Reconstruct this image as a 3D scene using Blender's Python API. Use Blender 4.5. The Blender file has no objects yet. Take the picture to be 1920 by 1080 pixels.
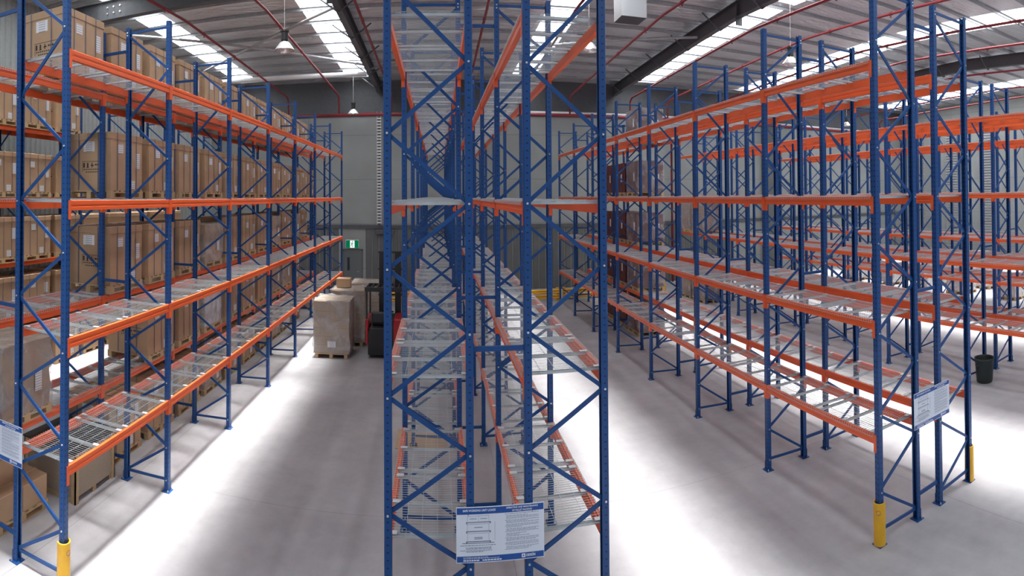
import bpy, math, random
from mathutils import Matrix, Vector

rnd = random.Random(7)
scene = bpy.context.scene
COL = scene.collection
PI = math.pi

# ------------------------------------------------------------------ materials
def mat(name, color, rough=0.5, metal=0.0, noise=0.0, nscale=8.0, bump=0.0, bscale=40.0, spec=0.5, build=None):
    m = bpy.data.materials.new(name)
    m.use_nodes = True
    nt = m.node_tree
    b = nt.nodes['Principled BSDF']
    b.inputs['Base Color'].default_value = (*color, 1)
    b.inputs['Roughness'].default_value = rough
    b.inputs['Metallic'].default_value = metal
    b.inputs['Specular IOR Level'].default_value = spec
    tc = nt.nodes.new('ShaderNodeTexCoord')
    if noise > 0:
        n = nt.nodes.new('ShaderNodeTexNoise')
        n.inputs['Scale'].default_value = nscale
        n.inputs['Detail'].default_value = 5
        nt.links.new(tc.outputs['Object'], n.inputs['Vector'])
        r = nt.nodes.new('ShaderNodeMapRange')
        r.inputs['From Min'].default_value = 0.3
        r.inputs['From Max'].default_value = 0.7
        r.inputs['To Min'].default_value = 1 - noise
        r.inputs['To Max'].default_value = 1 + noise
        nt.links.new(n.outputs['Fac'], r.inputs['Value'])
        mx = nt.nodes.new('ShaderNodeMix')
        mx.data_type = 'RGBA'
        mx.blend_type = 'MULTIPLY'
        mx.inputs['Factor'].default_value = 1
        mx.inputs['A'].default_value = (*color, 1)
        nt.links.new(r.outputs['Result'], mx.inputs['B'])
        nt.links.new(mx.outputs['Result'], b.inputs['Base Color'])
    if bump > 0:
        n2 = nt.nodes.new('ShaderNodeTexNoise')
        n2.inputs['Scale'].default_value = bscale
        n2.inputs['Detail'].default_value = 4
        nt.links.new(tc.outputs['Object'], n2.inputs['Vector'])
        bp = nt.nodes.new('ShaderNodeBump')
        bp.inputs['Strength'].default_value = bump
        bp.inputs['Distance'].default_value = 0.02
        nt.links.new(n2.outputs['Fac'], bp.inputs['Height'])
        nt.links.new(bp.outputs['Normal'], b.inputs['Normal'])
    if build:
        build(m, nt, b, tc)
    return m

def emis(name, color, strength):
    m = bpy.data.materials.new(name)
    m.use_nodes = True
    nt = m.node_tree
    nt.nodes.remove(nt.nodes['Principled BSDF'])
    e = nt.nodes.new('ShaderNodeEmission')
    e.inputs['Color'].default_value = (*color, 1)
    e.inputs['Strength'].default_value = strength
    nt.links.new(e.outputs[0], nt.nodes['Material Output'].inputs['Surface'])
    return m

def mnode(nt, op, a, b=None, c=None):
    n = nt.nodes.new('ShaderNodeMath')
    n.operation = op
    for i, v in enumerate((a, b, c)):
        if v is None:
            continue
        if isinstance(v, (int, float)):
            n.inputs[i].default_value = v
        else:
            nt.links.new(v, n.inputs[i])
    return n.outputs[0]

def mixcol(nt, fac, a, b):
    mx = nt.nodes.new('ShaderNodeMix')
    mx.data_type = 'RGBA'
    nt.links.new(fac, mx.inputs['Factor'])
    for key, v in (('A', a), ('B', b)):
        if isinstance(v, tuple):
            mx.inputs[key].default_value = (*v, 1)
        else:
            nt.links.new(v, mx.inputs[key])
    return mx.outputs['Result']

BLUE = (0.009, 0.066, 0.235)

def post_holes(m, nt, b, tc):
    # rows of punched slots on the upright: two columns on the aisle face, one on the sides
    sx = nt.nodes.new('ShaderNodeSeparateXYZ')
    nt.links.new(tc.outputs['Object'], sx.inputs[0])
    ge = nt.nodes.new('ShaderNodeNewGeometry')
    sn = nt.nodes.new('ShaderNodeSeparateXYZ')
    nt.links.new(tc.outputs['Normal'], sn.inputs[0])
    zz = mnode(nt, 'FRACT', mnode(nt, 'DIVIDE', sx.outputs['Z'], 0.076))
    dz = mnode(nt, 'MULTIPLY', mnode(nt, 'ABSOLUTE', mnode(nt, 'SUBTRACT', zz, 0.5)), 0.076)
    dy = mnode(nt, 'ABSOLUTE', mnode(nt, 'SUBTRACT', mnode(nt, 'ABSOLUTE', sx.outputs['Y']), 0.025))
    dx = mnode(nt, 'ABSOLUTE', mnode(nt, 'SUBTRACT', mnode(nt, 'ABSOLUTE', sx.outputs['X']), 0.004))
    onx = mnode(nt, 'GREATER_THAN', mnode(nt, 'ABSOLUTE', sn.outputs['X']), 0.7)
    ony = mnode(nt, 'GREATER_THAN', mnode(nt, 'ABSOLUTE', sn.outputs['Y']), 0.7)
    hx = mnode(nt, 'LESS_THAN', mnode(nt, 'ADD', mnode(nt, 'POWER', dy, 2.0), mnode(nt, 'MULTIPLY', mnode(nt, 'POWER', dz, 2.0), 0.4)), 0.0095 ** 2)
    hy = mnode(nt, 'LESS_THAN', mnode(nt, 'ADD', mnode(nt, 'POWER', dx, 2.0), mnode(nt, 'POWER', dz, 2.0)), 0.0068 ** 2)
    h = mnode(nt, 'MAXIMUM', mnode(nt, 'MULTIPLY', hx, onx), mnode(nt, 'MULTIPLY', hy, ony))
    nt.links.new(mixcol(nt, h, BLUE, (0.006, 0.008, 0.014)), b.inputs['Base Color'])

def floor_build(m, nt, b, tc):
    def noise(scale, detail, rough=0.6):
        n = nt.nodes.new('ShaderNodeTexNoise')
        n.inputs['Scale'].default_value = scale
        n.inputs['Detail'].default_value = detail
        n.inputs['Roughness'].default_value = rough
        nt.links.new(tc.outputs['Object'], n.inputs['Vector'])
        return n.outputs['Fac']
    def ramp(v, a, c, lo, hi):
        r = nt.nodes.new('ShaderNodeMapRange')
        nt.links.new(v, r.inputs['Value'])
        for k, x in zip(('From Min', 'From Max', 'To Min', 'To Max'), (a, c, lo, hi)):
            r.inputs[k].default_value = x
        return r.outputs['Result']
    f = mnode(nt, 'MULTIPLY', ramp(noise(0.55, 6), 0.35, 0.7, 0.82, 1.1), ramp(noise(3.0, 8, 0.7), 0.3, 0.75, 0.9, 1.06))
    # faint worn tyre tracks running along the aisles
    mp = nt.nodes.new('ShaderNodeMapping')
    mp.inputs['Scale'].default_value = (3.0, 0.25, 1)
    nt.links.new(tc.outputs['Object'], mp.inputs['Vector'])
    n = nt.nodes.new('ShaderNodeTexNoise')
    n.inputs['Scale'].default_value = 1.0
    n.inputs['Detail'].default_value = 6
    nt.links.new(mp.outputs[0], n.inputs['Vector'])
    f = mnode(nt, 'MULTIPLY', f, ramp(n.outputs['Fac'], 0.35, 0.65, 0.93, 1.04))
    # saw-cut joints in the slab
    sx = nt.nodes.new('ShaderNodeSeparateXYZ')
    nt.links.new(tc.outputs['Object'], sx.inputs[0])
    jx = mnode(nt, 'LESS_THAN', mnode(nt, 'ABSOLUTE', mnode(nt, 'SUBTRACT', mnode(nt, 'FRACT', mnode(nt, 'DIVIDE', mnode(nt, 'ADD', sx.outputs['X'], 102.1), 6.25)), 0.5)), 0.0008)
    jy = mnode(nt, 'LESS_THAN', mnode(nt, 'ABSOLUTE', mnode(nt, 'SUBTRACT', mnode(nt, 'FRACT', mnode(nt, 'DIVIDE', mnode(nt, 'ADD', sx.outputs['Y'], 100.0), 7.5)), 0.5)), 0.0006)
    f = mnode(nt, 'MULTIPLY', f, mnode(nt, 'SUBTRACT', 1.0, mnode(nt, 'MULTIPLY', mnode(nt, 'MAXIMUM', jx, jy), 0.35)))
    mx = nt.nodes.new('ShaderNodeMix')
    mx.data_type = 'RGBA'
    mx.blend_type = 'MULTIPLY'
    mx.inputs['Factor'].default_value = 1
    mx.inputs['A'].default_value = (0.405, 0.40, 0.42, 1)
    nt.links.new(f, mx.inputs['B'])
    nt.links.new(mx.outputs['Result'], b.inputs['Base Color'])
    nt.links.new(ramp(noise(1.4, 5), 0.3, 0.7, 0.38, 0.6), b.inputs['Roughness'])

def foil_build(m, nt, b, tc):
    mp = nt.nodes.new('ShaderNodeMapping')
    mp.inputs['Scale'].default_value = (1.3, 3.0, 1)
    nt.links.new(tc.outputs['Object'], mp.inputs['Vector'])
    n = nt.nodes.new('ShaderNodeTexNoise')
    n.inputs['Scale'].default_value = 1.5
    n.inputs['Detail'].default_value = 6
    n.inputs['Distortion'].default_value = 0.8
    nt.links.new(mp.outputs[0], n.inputs['Vector'])
    bp = nt.nodes.new('ShaderNodeBump')
    bp.inputs['Strength'].default_value = 0.9
    bp.inputs['Distance'].default_value = 0.14
    nt.links.new(n.outputs['Fac'], bp.inputs['Height'])
    nt.links.new(bp.outputs['Normal'], b.inputs['Normal'])

def panel_wall_build(m, nt, b, tc):
    # precast concrete panels with joints
    sx = nt.nodes.new('ShaderNodeSeparateXYZ')
    nt.links.new(tc.outputs['Object'], sx.inputs[0])
    n = nt.nodes.new('ShaderNodeTexNoise')
    n.inputs['Scale'].default_value = 0.9
    n.inputs['Detail'].default_value = 5
    nt.links.new(tc.outputs['Object'], n.inputs['Vector'])
    hor = mnode(nt, 'ADD', sx.outputs['X'], sx.outputs['Y'])
    j1 = mnode(nt, 'LESS_THAN', mnode(nt, 'ABSOLUTE', mnode(nt, 'SUBTRACT', mnode(nt, 'FRACT', mnode(nt, 'DIVIDE', mnode(nt, 'ADD', hor, 100.3), 3.9)), 0.5)), 0.0035)
    j2 = mnode(nt, 'LESS_THAN', mnode(nt, 'ABSOLUTE', mnode(nt, 'SUBTRACT', mnode(nt, 'FRACT', mnode(nt, 'DIVIDE', mnode(nt, 'ADD', sx.outputs['Z'], 0.05), 2.4)), 0.5)), 0.006)
    j = mnode(nt, 'MAXIMUM', j1, j2)
    f = mnode(nt, 'SUBTRACT', mnode(nt, 'ADD', mnode(nt, 'MULTIPLY', n.outputs['Fac'], 0.35), 0.82), mnode(nt, 'MULTIPLY', j, 0.3))
    mx = nt.nodes.new('ShaderNodeMix')
    mx.data_type = 'RGBA'
    mx.blend_type = 'MULTIPLY'
    mx.inputs['Factor'].default_value = 1
    mx.inputs['A'].default_value = (0.285, 0.30, 0.295, 1)
    nt.links.new(f, mx.inputs['B'])
    nt.links.new(mx.outputs['Result'], b.inputs['Base Color'])

def wood_build(c1, c2):
    def f(m, nt, b, tc):
        mp = nt.nodes.new('ShaderNodeMapping')
        mp.inputs['Scale'].default_value = (6, 40, 40)
        nt.links.new(tc.outputs['Object'], mp.inputs['Vector'])
        n = nt.nodes.new('ShaderNodeTexNoise')
        n.inputs['Scale'].default_value = 1.0
        n.inputs['Detail'].default_value = 6
        nt.links.new(mp.outputs[0], n.inputs['Vector'])
        nt.links.new(mixcol(nt, n.outputs['Fac'], c1, c2), b.inputs['Base Color'])
    return f

def label_build(m, nt, b, tc):
    sx = nt.nodes.new('ShaderNodeSeparateXYZ')
    nt.links.new(tc.outputs['Object'], sx.inputs[0])
    fr = mnode(nt, 'FRACT', mnode(nt, 'DIVIDE', sx.outputs['Z'], 0.04))
    ln = mnode(nt, 'MULTIPLY', mnode(nt, 'GREATER_THAN', fr, 0.55),
               mnode(nt, 'LESS_THAN', mnode(nt, 'ABSOLUTE', mnode(nt, 'ADD', sx.outputs['X'], sx.outputs['Y'])), 0.075))
    ln = mnode(nt, 'MULTIPLY', ln, 0.55)
    nt.links.new(mixcol(nt, ln, (0.78, 0.79, 0.82), (0.2, 0.2, 0.22)), b.inputs['Base Color'])

def wrap_build(m, nt, b, tc):
    # loose stretch film: mostly clear with crumpled highlights
    n = nt.nodes.new('ShaderNodeTexNoise')
    n.inputs['Scale'].default_value = 2.2
    n.inputs['Detail'].default_value = 3
    n.inputs['Distortion'].default_value = 0.8
    nt.links.new(tc.outputs['Object'], n.inputs['Vector'])
    bp = nt.nodes.new('ShaderNodeBump')
    bp.inputs['Strength'].default_value = 0.9
    bp.inputs['Distance'].default_value = 0.06
    nt.links.new(n.outputs['Fac'], bp.inputs['Height'])
    nt.links.new(bp.outputs['Normal'], b.inputs['Normal'])
    tr = nt.nodes.new('ShaderNodeBsdfTransparent')
    mx = nt.nodes.new('ShaderNodeMixShader')
    r = nt.nodes.new('ShaderNodeMapRange')
    nt.links.new(n.outputs['Fac'], r.inputs['Value'])
    for k, x in zip(('From Min', 'From Max', 'To Min', 'To Max'), (0.38, 0.72, 0.16, 0.5)):
        r.inputs[k].default_value = x
    nt.links.new(r.outputs['Result'], mx.inputs['Fac'])
    nt.links.new(tr.outputs[0], mx.inputs[1])
    nt.links.new(b.outputs[0], mx.inputs[2])
    nt.links.new(mx.outputs[0], nt.nodes['Material Output'].inputs['Surface'])

M = {}
M['post'] = mat('blue_upright_paint', BLUE, 0.4, spec=0.4, build=post_holes)
M['blue'] = mat('blue_paint', BLUE, 0.4, noise=0.08, nscale=3, spec=0.4)
M['orange'] = mat('orange_beam_paint', (0.80, 0.12, 0.028), 0.4, noise=0.05, nscale=2)
M['galv'] = mat('galvanised_steel', (0.62, 0.66, 0.68), 0.38, 0.35, noise=0.12, nscale=6)
M['wire'] = mat('galvanised_wire', (0.55, 0.60, 0.62), 0.35, 0.3)
M['bolt'] = mat('zinc_bolt', (0.8, 0.8, 0.8), 0.25, 0.6)
M['floor'] = mat('polished_concrete', (0.5, 0.5, 0.5), 0.45, build=floor_build)
M['foil'] = mat('silver_roof_foil', (0.86, 0.87, 0.89), 0.3, 0.72, build=foil_build)
M['purlin'] = mat('galvanised_purlin', (0.42, 0.43, 0.45), 0.5, 0.4, noise=0.1)
M['rafter'] = mat('dark_grey_steel', (0.085, 0.09, 0.10), 0.55, noise=0.1)
M['pipe_red'] = mat('red_pipe_paint', (0.23, 0.018, 0.026), 0.45)
M['pipe_white'] = mat('white_pipe_paint', (0.72, 0.73, 0.74), 0.45)
M['wall'] = mat('precast_concrete_wall', (0.3, 0.3, 0.3), 0.8, build=panel_wall_build)
M['ribbed'] = mat('ribbed_wall_steel', (0.34, 0.37, 0.37), 0.5, 0.1, noise=0.06)
M['darkwall'] = mat('dark_grey_cladding', (0.115, 0.12, 0.12), 0.6, noise=0.1, nscale=1.5)
M['door'] = mat('grey_door_paint', (0.12, 0.135, 0.14), 0.5)
M['doorpane'] = mat('dark_door_glass', (0.03, 0.035, 0.04), 0.15)
M['yellow'] = mat('yellow_guard', (0.80, 0.44, 0.02), 0.4, noise=0.05)
M['carton1'] = mat('brown_carton', (0.44, 0.285, 0.17), 0.75, noise=0.07, nscale=2.5)
M['carton2'] = mat('tan_carton', (0.48, 0.32, 0.195), 0.75, noise=0.07, nscale=2.5)
M['carton3'] = mat('greyish_carton', (0.40, 0.29, 0.19), 0.75, noise=0.1, nscale=5)
M['cartonm'] = mat('maroon_carton', (0.125, 0.022, 0.016), 0.5, noise=0.15, nscale=4)
M['cartonp'] = mat('pinkish_carton', (0.36, 0.26, 0.22), 0.7, noise=0.12, nscale=4)
M['whitebox'] = mat('white_goods', (0.72, 0.72, 0.73), 0.6, noise=0.08)
M['strap'] = mat('blue_grey_strap', (0.10, 0.12, 0.20), 0.4)
M['ink'] = mat('black_print', (0.03, 0.025, 0.02), 0.7)
M['label'] = mat('white_paper_label', (0.78, 0.79, 0.82), 0.6, build=label_build)
M['wood'] = mat('pallet_pine', (0.5, 0.35, 0.2), 0.8, build=wood_build((0.62, 0.45, 0.26), (0.42, 0.29, 0.16)))
M['ply'] = mat('crate_plywood', (0.5, 0.4, 0.3), 0.7, build=wood_build((0.40, 0.33, 0.25), (0.30, 0.24, 0.18)))
M['black'] = mat('black_plastic', (0.018, 0.018, 0.02), 0.45)
M['rubber'] = mat('black_rubber', (0.02, 0.02, 0.02), 0.8)
M['truckred'] = mat('red_truck_paint', (0.42, 0.012, 0.02), 0.3)
M['film'] = mat('clear_stretch_film', (0.75, 0.75, 0.77), 0.12, build=wrap_build)
M['bin'] = mat('dark_green_bin', (0.022, 0.035, 0.035), 0.5)
M['signwhite'] = mat('notice_white', (0.78, 0.84, 0.96), 0.4)
M['signblue'] = mat('notice_blue', (0.012, 0.085, 0.36), 0.4)
M['signink'] = mat('notice_grey_ink', (0.16, 0.19, 0.28), 0.5)
M['text'] = mat('notice_white_ink', (0.85, 0.88, 0.95), 0.5)
M['exitgreen'] = emis('exit_sign_green', (0.0, 0.16, 0.07), 0.9)
M['exitwhite'] = emis('exit_sign_white', (0.9, 1.0, 0.95), 1.2)
M['sky'] = emis('daylight_through_sheet', (0.93, 0.97, 1.0), 6.5)
M['lamp'] = emis('lamp_glow', (1.0, 0.97, 0.9), 5.0)
M['alu'] = mat('spun_aluminium', (0.75, 0.75, 0.76), 0.25, 0.8)
M['ducting'] = mat('duct_galvanised', (0.62, 0.64, 0.66), 0.4, 0.3)
M['grille'] = mat('duct_grille', (0.12, 0.12, 0.13), 0.6)

# ------------------------------------------------------------------ mesh builder
class MB:
    def __init__(self):
        self.v, self.f, self.mi = [], [], []
        self.cur = 0
    def add(self, vs, fs):
        o = len(self.v)
        self.v += [tuple(x) for x in vs]
        for f in fs:
            self.f.append(tuple(i + o for i in f))
            self.mi.append(self.cur)
        return self
    def box(self, x0, x1, y0, y1, z0, z1):
        vs = [(x0, y0, z0), (x1, y0, z0), (x1, y1, z0), (x0, y1, z0), (x0, y0, z1), (x1, y0, z1), (x1, y1, z1), (x0, y1, z1)]
        return self.add(vs, [(0, 3, 2, 1), (4, 5, 6, 7), (0, 1, 5, 4), (1, 2, 6, 5), (2, 3, 7, 6), (3, 0, 4, 7)])
    def bar(self, p, q, w, h, up=(0, 0, 1)):
        p, q, up = Vector(p), Vector(q), Vector(up)
        d = (q - p).normalized()
        s = d.cross(up)
        if s.length < 1e-4:
            s = d.cross(Vector((0, 1, 0)))
        s.normalize()
        u = s.cross(d)
        vs = []
        for c in (p, q):
            for a, b in ((-1, -1), (1, -1), (1, 1), (-1, 1)):
                vs.append(c + s * (a * w / 2) + u * (b * h / 2))
        return self.add(vs, [(0, 3, 2, 1), (4, 5, 6, 7), (0, 1, 5, 4), (1, 2, 6, 5), (2, 3, 7, 6), (3, 0, 4, 7)])
    def tube(self, pts, r, n=10):
        pts = [Vector(p) for p in pts]
        rings = []
        for i, p in enumerate(pts):
            d = ((pts[min(i + 1, len(pts) - 1)]) - (pts[max(i - 1, 0)])).normalized()
            a = d.cross(Vector((0, 0, 1)))
            if a.length < 1e-3:
                a = d.cross(Vector((0, 1, 0)))
            a.normalize()
            b = d.cross(a)
            rr = r[i] if isinstance(r, (list, tuple)) else r
            rings.append([p + (a * math.cos(2 * PI * k / n) + b * math.sin(2 * PI * k / n)) * rr for k in range(n)])
        vs = [v for ring in rings for v in ring]
        fs = []
        for i in range(len(pts) - 1):
            for k in range(n):
                k2 = (k + 1) % n
                fs.append((i * n + k, (i + 1) * n + k, (i + 1) * n + k2, i * n + k2))
        fs.append(tuple(range(n)))
        fs.append(tuple((len(pts) - 1) * n + k for k in reversed(range(n))))
        return self.add(vs, fs)
    def lathe(self, prof, n=20, c=(0, 0, 0)):
        vs, fs = [], []
        for r, z in prof:
            for k in range(n):
                vs.append((c[0] + r * math.cos(2 * PI * k / n), c[1] + r * math.sin(2 * PI * k / n), c[2] + z))
        for i in range(len(prof) - 1):
            for k in range(n):
                k2 = (k + 1) % n
                fs.append((i * n + k, i * n + k2, (i + 1) * n + k2, (i + 1) * n + k))
        return self.add(vs, fs)
    def prism(self, poly, axis, a, b):
        # poly: list of 2D points, extruded along axis ('x','y','z') from a to b
        n = len(poly)
        def P(u, v, t):
            return {'x': (t, u, v), 'y': (u, t, v), 'z': (u, v, t)}[axis]
        vs = [P(u, v, a) for u, v in poly] + [P(u, v, b) for u, v in poly]
        fs = [tuple(range(n)), tuple(reversed(range(n, 2 * n)))]
        for i in range(n):
            j = (i + 1) % n
            fs.append((i, i + n, j + n, j))
        return self.add(vs, fs)
    def mesh(self, name, *mats, smooth=False):
        me = bpy.data.meshes.new(name)
        me.from_pydata(self.v, [], self.f)
        for m in mats:
            me.materials.append(M[m] if isinstance(m, str) else m)
        if len(mats) > 1:
            me.polygons.foreach_set('material_index', self.mi)
        if smooth:
            me.polygons.foreach_set('use_smooth', [True] * len(self.f))
        me.update()
        return me
    def fix(self, me):
        import bmesh
        bm = bmesh.new()
        bm.from_mesh(me)
        bmesh.ops.recalc_face_normals(bm, faces=bm.faces)
        bm.to_mesh(me)
        bm.free()
        return me

def bevel(me, w, seg=2):
    import bmesh
    bm = bmesh.new()
    bm.from_mesh(me)
    bmesh.ops.remove_doubles(bm, verts=bm.verts, dist=1e-5)
    bmesh.ops.recalc_face_normals(bm, faces=bm.faces)
    es = [e for e in bm.edges if len(e.link_faces) == 2 and e.calc_face_angle(0) > 0.5]
    bmesh.ops.bevel(bm, geom=es, offset=w, segments=seg, affect='EDGES', profile=0.5)
    bm.to_mesh(me)
    bm.free()
    return me

def link(name, data, parent=None, loc=(0, 0, 0), rz=0.0):
    o = bpy.data.objects.new(name, data)
    COL.objects.link(o)
    o.location = loc
    if rz:
        o.rotation_euler = (0, 0, rz)
    if parent is not None:
        o.parent = parent
    return o

def tag(o, label, cat, group=None, kind=None):
    o['label'] = label
    o['category'] = cat
    if group:
        o['group'] = group
    if kind:
        o['kind'] = kind
    return o

def struct(name, me, label=None, cat=None, loc=(0, 0, 0)):
    o = link(name, me, None, loc)
    o['kind'] = 'structure'
    if label:
        o['label'] = label
        o['category'] = cat
    return o

# ------------------------------------------------------------------ layout numbers
H = 5.05
BAY = 2.826
Y1 = 5.612
NF = 8
FY = [Y1 + i * BAY for i in range(NF)]
LEVELS = [1.56, 3.20, 4.985, 6.955]
POST_TOP = 8.08
OUT_N = [0.75, 1.85, 3.02, 4.31, 5.69, 7.24]
IN_N = [0.17, 1.33, 2.45, 3.66, 4.97, 6.41, 7.93]
ORD = ['first', 'second', 'third', 'fourth', 'fifth', 'sixth', 'seventh', 'eighth']
LVN = ['lowest', 'second', 'third', 'top']
YW = 29.6           # far wall
XL, XR = -12.9, 33.0
YB = -4.0

# key: (aisle post x, inner post x, short phrase, full label)
RACKS = {
 'L1': (-4.47, -5.293, 'empty rack backing onto the brown cartons', 'empty blue and orange pallet rack standing back to back with the brown carton rack'),
 'L2': (-6.69, -5.863, 'rack full of brown cartons', 'blue and orange pallet rack filled with brown cartons on pallets'),
 'L3': (-10.64, -11.465, 'carton rack along the ribbed wall', 'pallet rack of brown cartons standing along the ribbed steel wall'),
 'C1': (-0.515, 0.312, 'central rack beside the reach truck', 'empty end-on central pallet rack standing beside the red reach truck'),
 'C2': (1.715, 0.905, 'central rack away from the reach truck', 'empty end-on central pallet rack on the side away from the reach truck'),
 'R1': (5.666, 6.489, 'aisle rack ahead of the maroon loads', 'empty pallet rack with one yellow post guard in front of the maroon cartons'),
 'R2': (7.89, 7.043, 'rack holding the maroon loads', 'pallet rack holding wrapped maroon cartons in its far bays'),
 'R3': (11.85, 12.68, 'rack beside the dark bin', 'pallet rack beside the dark green bin, pinkish loads at its far end'),
 'R4': (14.07, 13.25, 'rack behind the bin rack', 'empty pallet rack standing back to back with the rack beside the bin'),
 'R5': (18.0, 18.83, 'rack fronting the white goods', 'empty pallet rack across the aisle behind the bin, second from white goods'),
 'R6': (20.23, 19.4, 'rack next to the white goods', 'empty pallet rack standing next to the white goods on the floor'),
}

# ------------------------------------------------------------------ rack meshes
def post_mesh(s):
    # C section; solid web faces s (the outside of the frame), 100 mm along the aisle, 75 mm deep
    o, i, w, t = 0.0375 * s, -0.0375 * s, 0.05, 0.006
    poly = [(o, -0.040), (o, 0.040), (o - 0.008 * s, w), (i, w), (i, 0.026), (i + t * s, 0.026), (i + t * s, w - t),
            (o - 0.010 * s, w - t), (o - t * s, 0.038), (o - t * s, -0.038), (o - 0.010 * s, -w + t), (i + t * s, -w + t), (i + t * s, -0.026), (i, -0.026), (i, -w), (o - 0.008 * s, -w)]
    b = MB()
    b.prism(poly, 'z', 0.0, POST_TOP)
    b.box(-0.075, 0.075, -0.08, 0.08, 0.0, 0.012)
    b.box(min(o, o + 0.004 * s), max(o, o + 0.004 * s), -0.052, 0.052, 0.012, 0.16)
    b.cur = 1
    for y in (-0.064, 0.064):
        b.tube([(0.04 * s, y, 0.012), (0.04 * s, y, 0.04)], 0.011, 6)
    me = b.mesh('upright_post', 'post', 'bolt')
    return b.fix(me)

def brace_meshes(s, depth):
    # local frame: aisle post at x=0, inner post at x=s*depth
    res = []
    seq = []
    inn, out = IN_N, OUT_N
    for k in range(len(out)):
        seq.append(((depth, inn[k]), (0.0, out[k])))
        seq.append(((0.0, out[k]), (depth, inn[k + 1])))
    seq.insert(0, ((depth, inn[0]), (0.0, inn[0] + 0.03)))
    seq.append(((0.0, POST_TOP - 0.10), (depth, POST_TOP - 0.10)))
    for (xa, za), (xb, zb) in seq:
        p = Vector((s * xa, 0, za))
        q = Vector((s * xb, 0, zb))
        d = (q - p).normalized()
        b = MB()
        e = 0.012
        p2, q2 = p + d * e, q - d * e
        u = Vector((0, 1, 0)).cross(d)
        w, t = 0.021, 0.004
        # channel section brace: web plus two lips
        def strip(off_u, off_y, wu, wy):
            b.bar(p2 + u * off_u + Vector((0, off_y, 0)), q2 + u * off_u + Vector((0, off_y, 0)), wu, wy, (0, 1, 0))
        strip(0, -0.010, 2 * w, t)
        strip(w - t / 2, 0.0, t, 0.022)
        strip(-w + t / 2, 0.0, t, 0.022)
        b.cur = 1
        b.tube([(q.x, -0.060, q.z), (q.x, -0.050, q.z)], 0.012, 8)
        res.append(b.fix(b.mesh('frame_brace', 'blue', 'bolt')))
    return res

def beam_mesh(s, mirror=1):
    # s: direction of the outer (aisle) face in x; runs along +y from 0 to BAY between two posts
    prof = [(0.0375, -0.13), (0.0375, -0.085), (0.033, -0.08), (0.033, -0.055), (0.0375, -0.05), (0.0375, -0.004), (0.0335, 0.0),
            (-0.004, 0.0), (-0.004, -0.028), (-0.024, -0.028), (-0.024, -0.13)]
    b = MB()
    b.prism([(u * s, v) for u, v in prof], 'y', 0.0525, BAY - 0.0525)
    for y0, y1, g in ((0.002, 0.056, 0.050), (BAY - 0.056, BAY - 0.002, BAY - 0.056)):
        x = sorted((0.0385 * s, 0.0425 * s))
        b.box(x[0], x[1], y0, y1, -0.245, 0.004)
        xx = sorted((-0.015 * s, 0.0425 * s))
        b.box(xx[0], xx[1], g, g + 0.006, -0.245, 0.004)
    return b.fix(b.mesh('rack_beam', 'orange'))

DECK_L = 1.335
def deck_meshes(over_front=True):
    # local: centred on x (rack depth), y from 0 to DECK_L, z=0 at beam top
    hw = 0.8235 / 2 + 0.0375 + 0.006
    hf = 0.8235 / 2 - 0.006
    b = MB()
    r = 0.0021
    n = 27
    for i in range(n):
        y = 0.012 + (DECK_L - 0.024) * i / (n - 1)
        b.box(-hw, hw if over_front else hf, y - r, y + r, 0.005, 0.005 + 2 * r)
        for s in (-1, 1) if over_front else (-1,):
            x = sorted((s * hw, s * (hw - 2 * r)))
            b.box(x[0], x[1], y - r, y + r, -0.032, 0.0049)
    m = 6
    for i in range(m):
        x = -hw + 0.05 + (hw + (hw if over_front else hf) - 0.1) * i / (m - 1)
        b.box(x - r, x + r, 0.0, DECK_L, -0.0002, 0.0049)
    for s in (-1, 1) if over_front else (-1,):
        b.box(s * (hw + r) - r, s * (hw + r) + r, 0.0, DECK_L, -0.033, -0.028)
    wire = b.fix(b.mesh('deck_wire_mesh', 'wire'))
    c = MB()
    cw = 0.8235 / 2 - 0.006
    # shallow channel under the wires with flared ends that hook over the beam ledges
    prof = [(-0.025, -0.028), (-0.025, -0.001), (-0.021, -0.001), (-0.021, -0.025), (0.021, -0.025), (0.021, -0.001), (0.025, -0.001), (0.025, -0.028)]
    c.prism([(u, v) for u, v in prof], 'x', -cw, cw)
    for s in (-1, 1):
        x = sorted((s * (cw - 0.07), s * (cw + 0.022)))
        c.box(x[0], x[1], -0.032, 0.032, 0.0105, 0.015)
    chan = c.fix(c.mesh('deck_channel', 'galv'))
    return wire, chan

PM = {s: post_mesh(s) for s in (-1, 1)}
BR = {}
BM = {s: beam_mesh(s) for s in (-1, 1)}
DECK, CHAN = deck_meshes()
DECKF, _ = deck_meshes(False)

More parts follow.
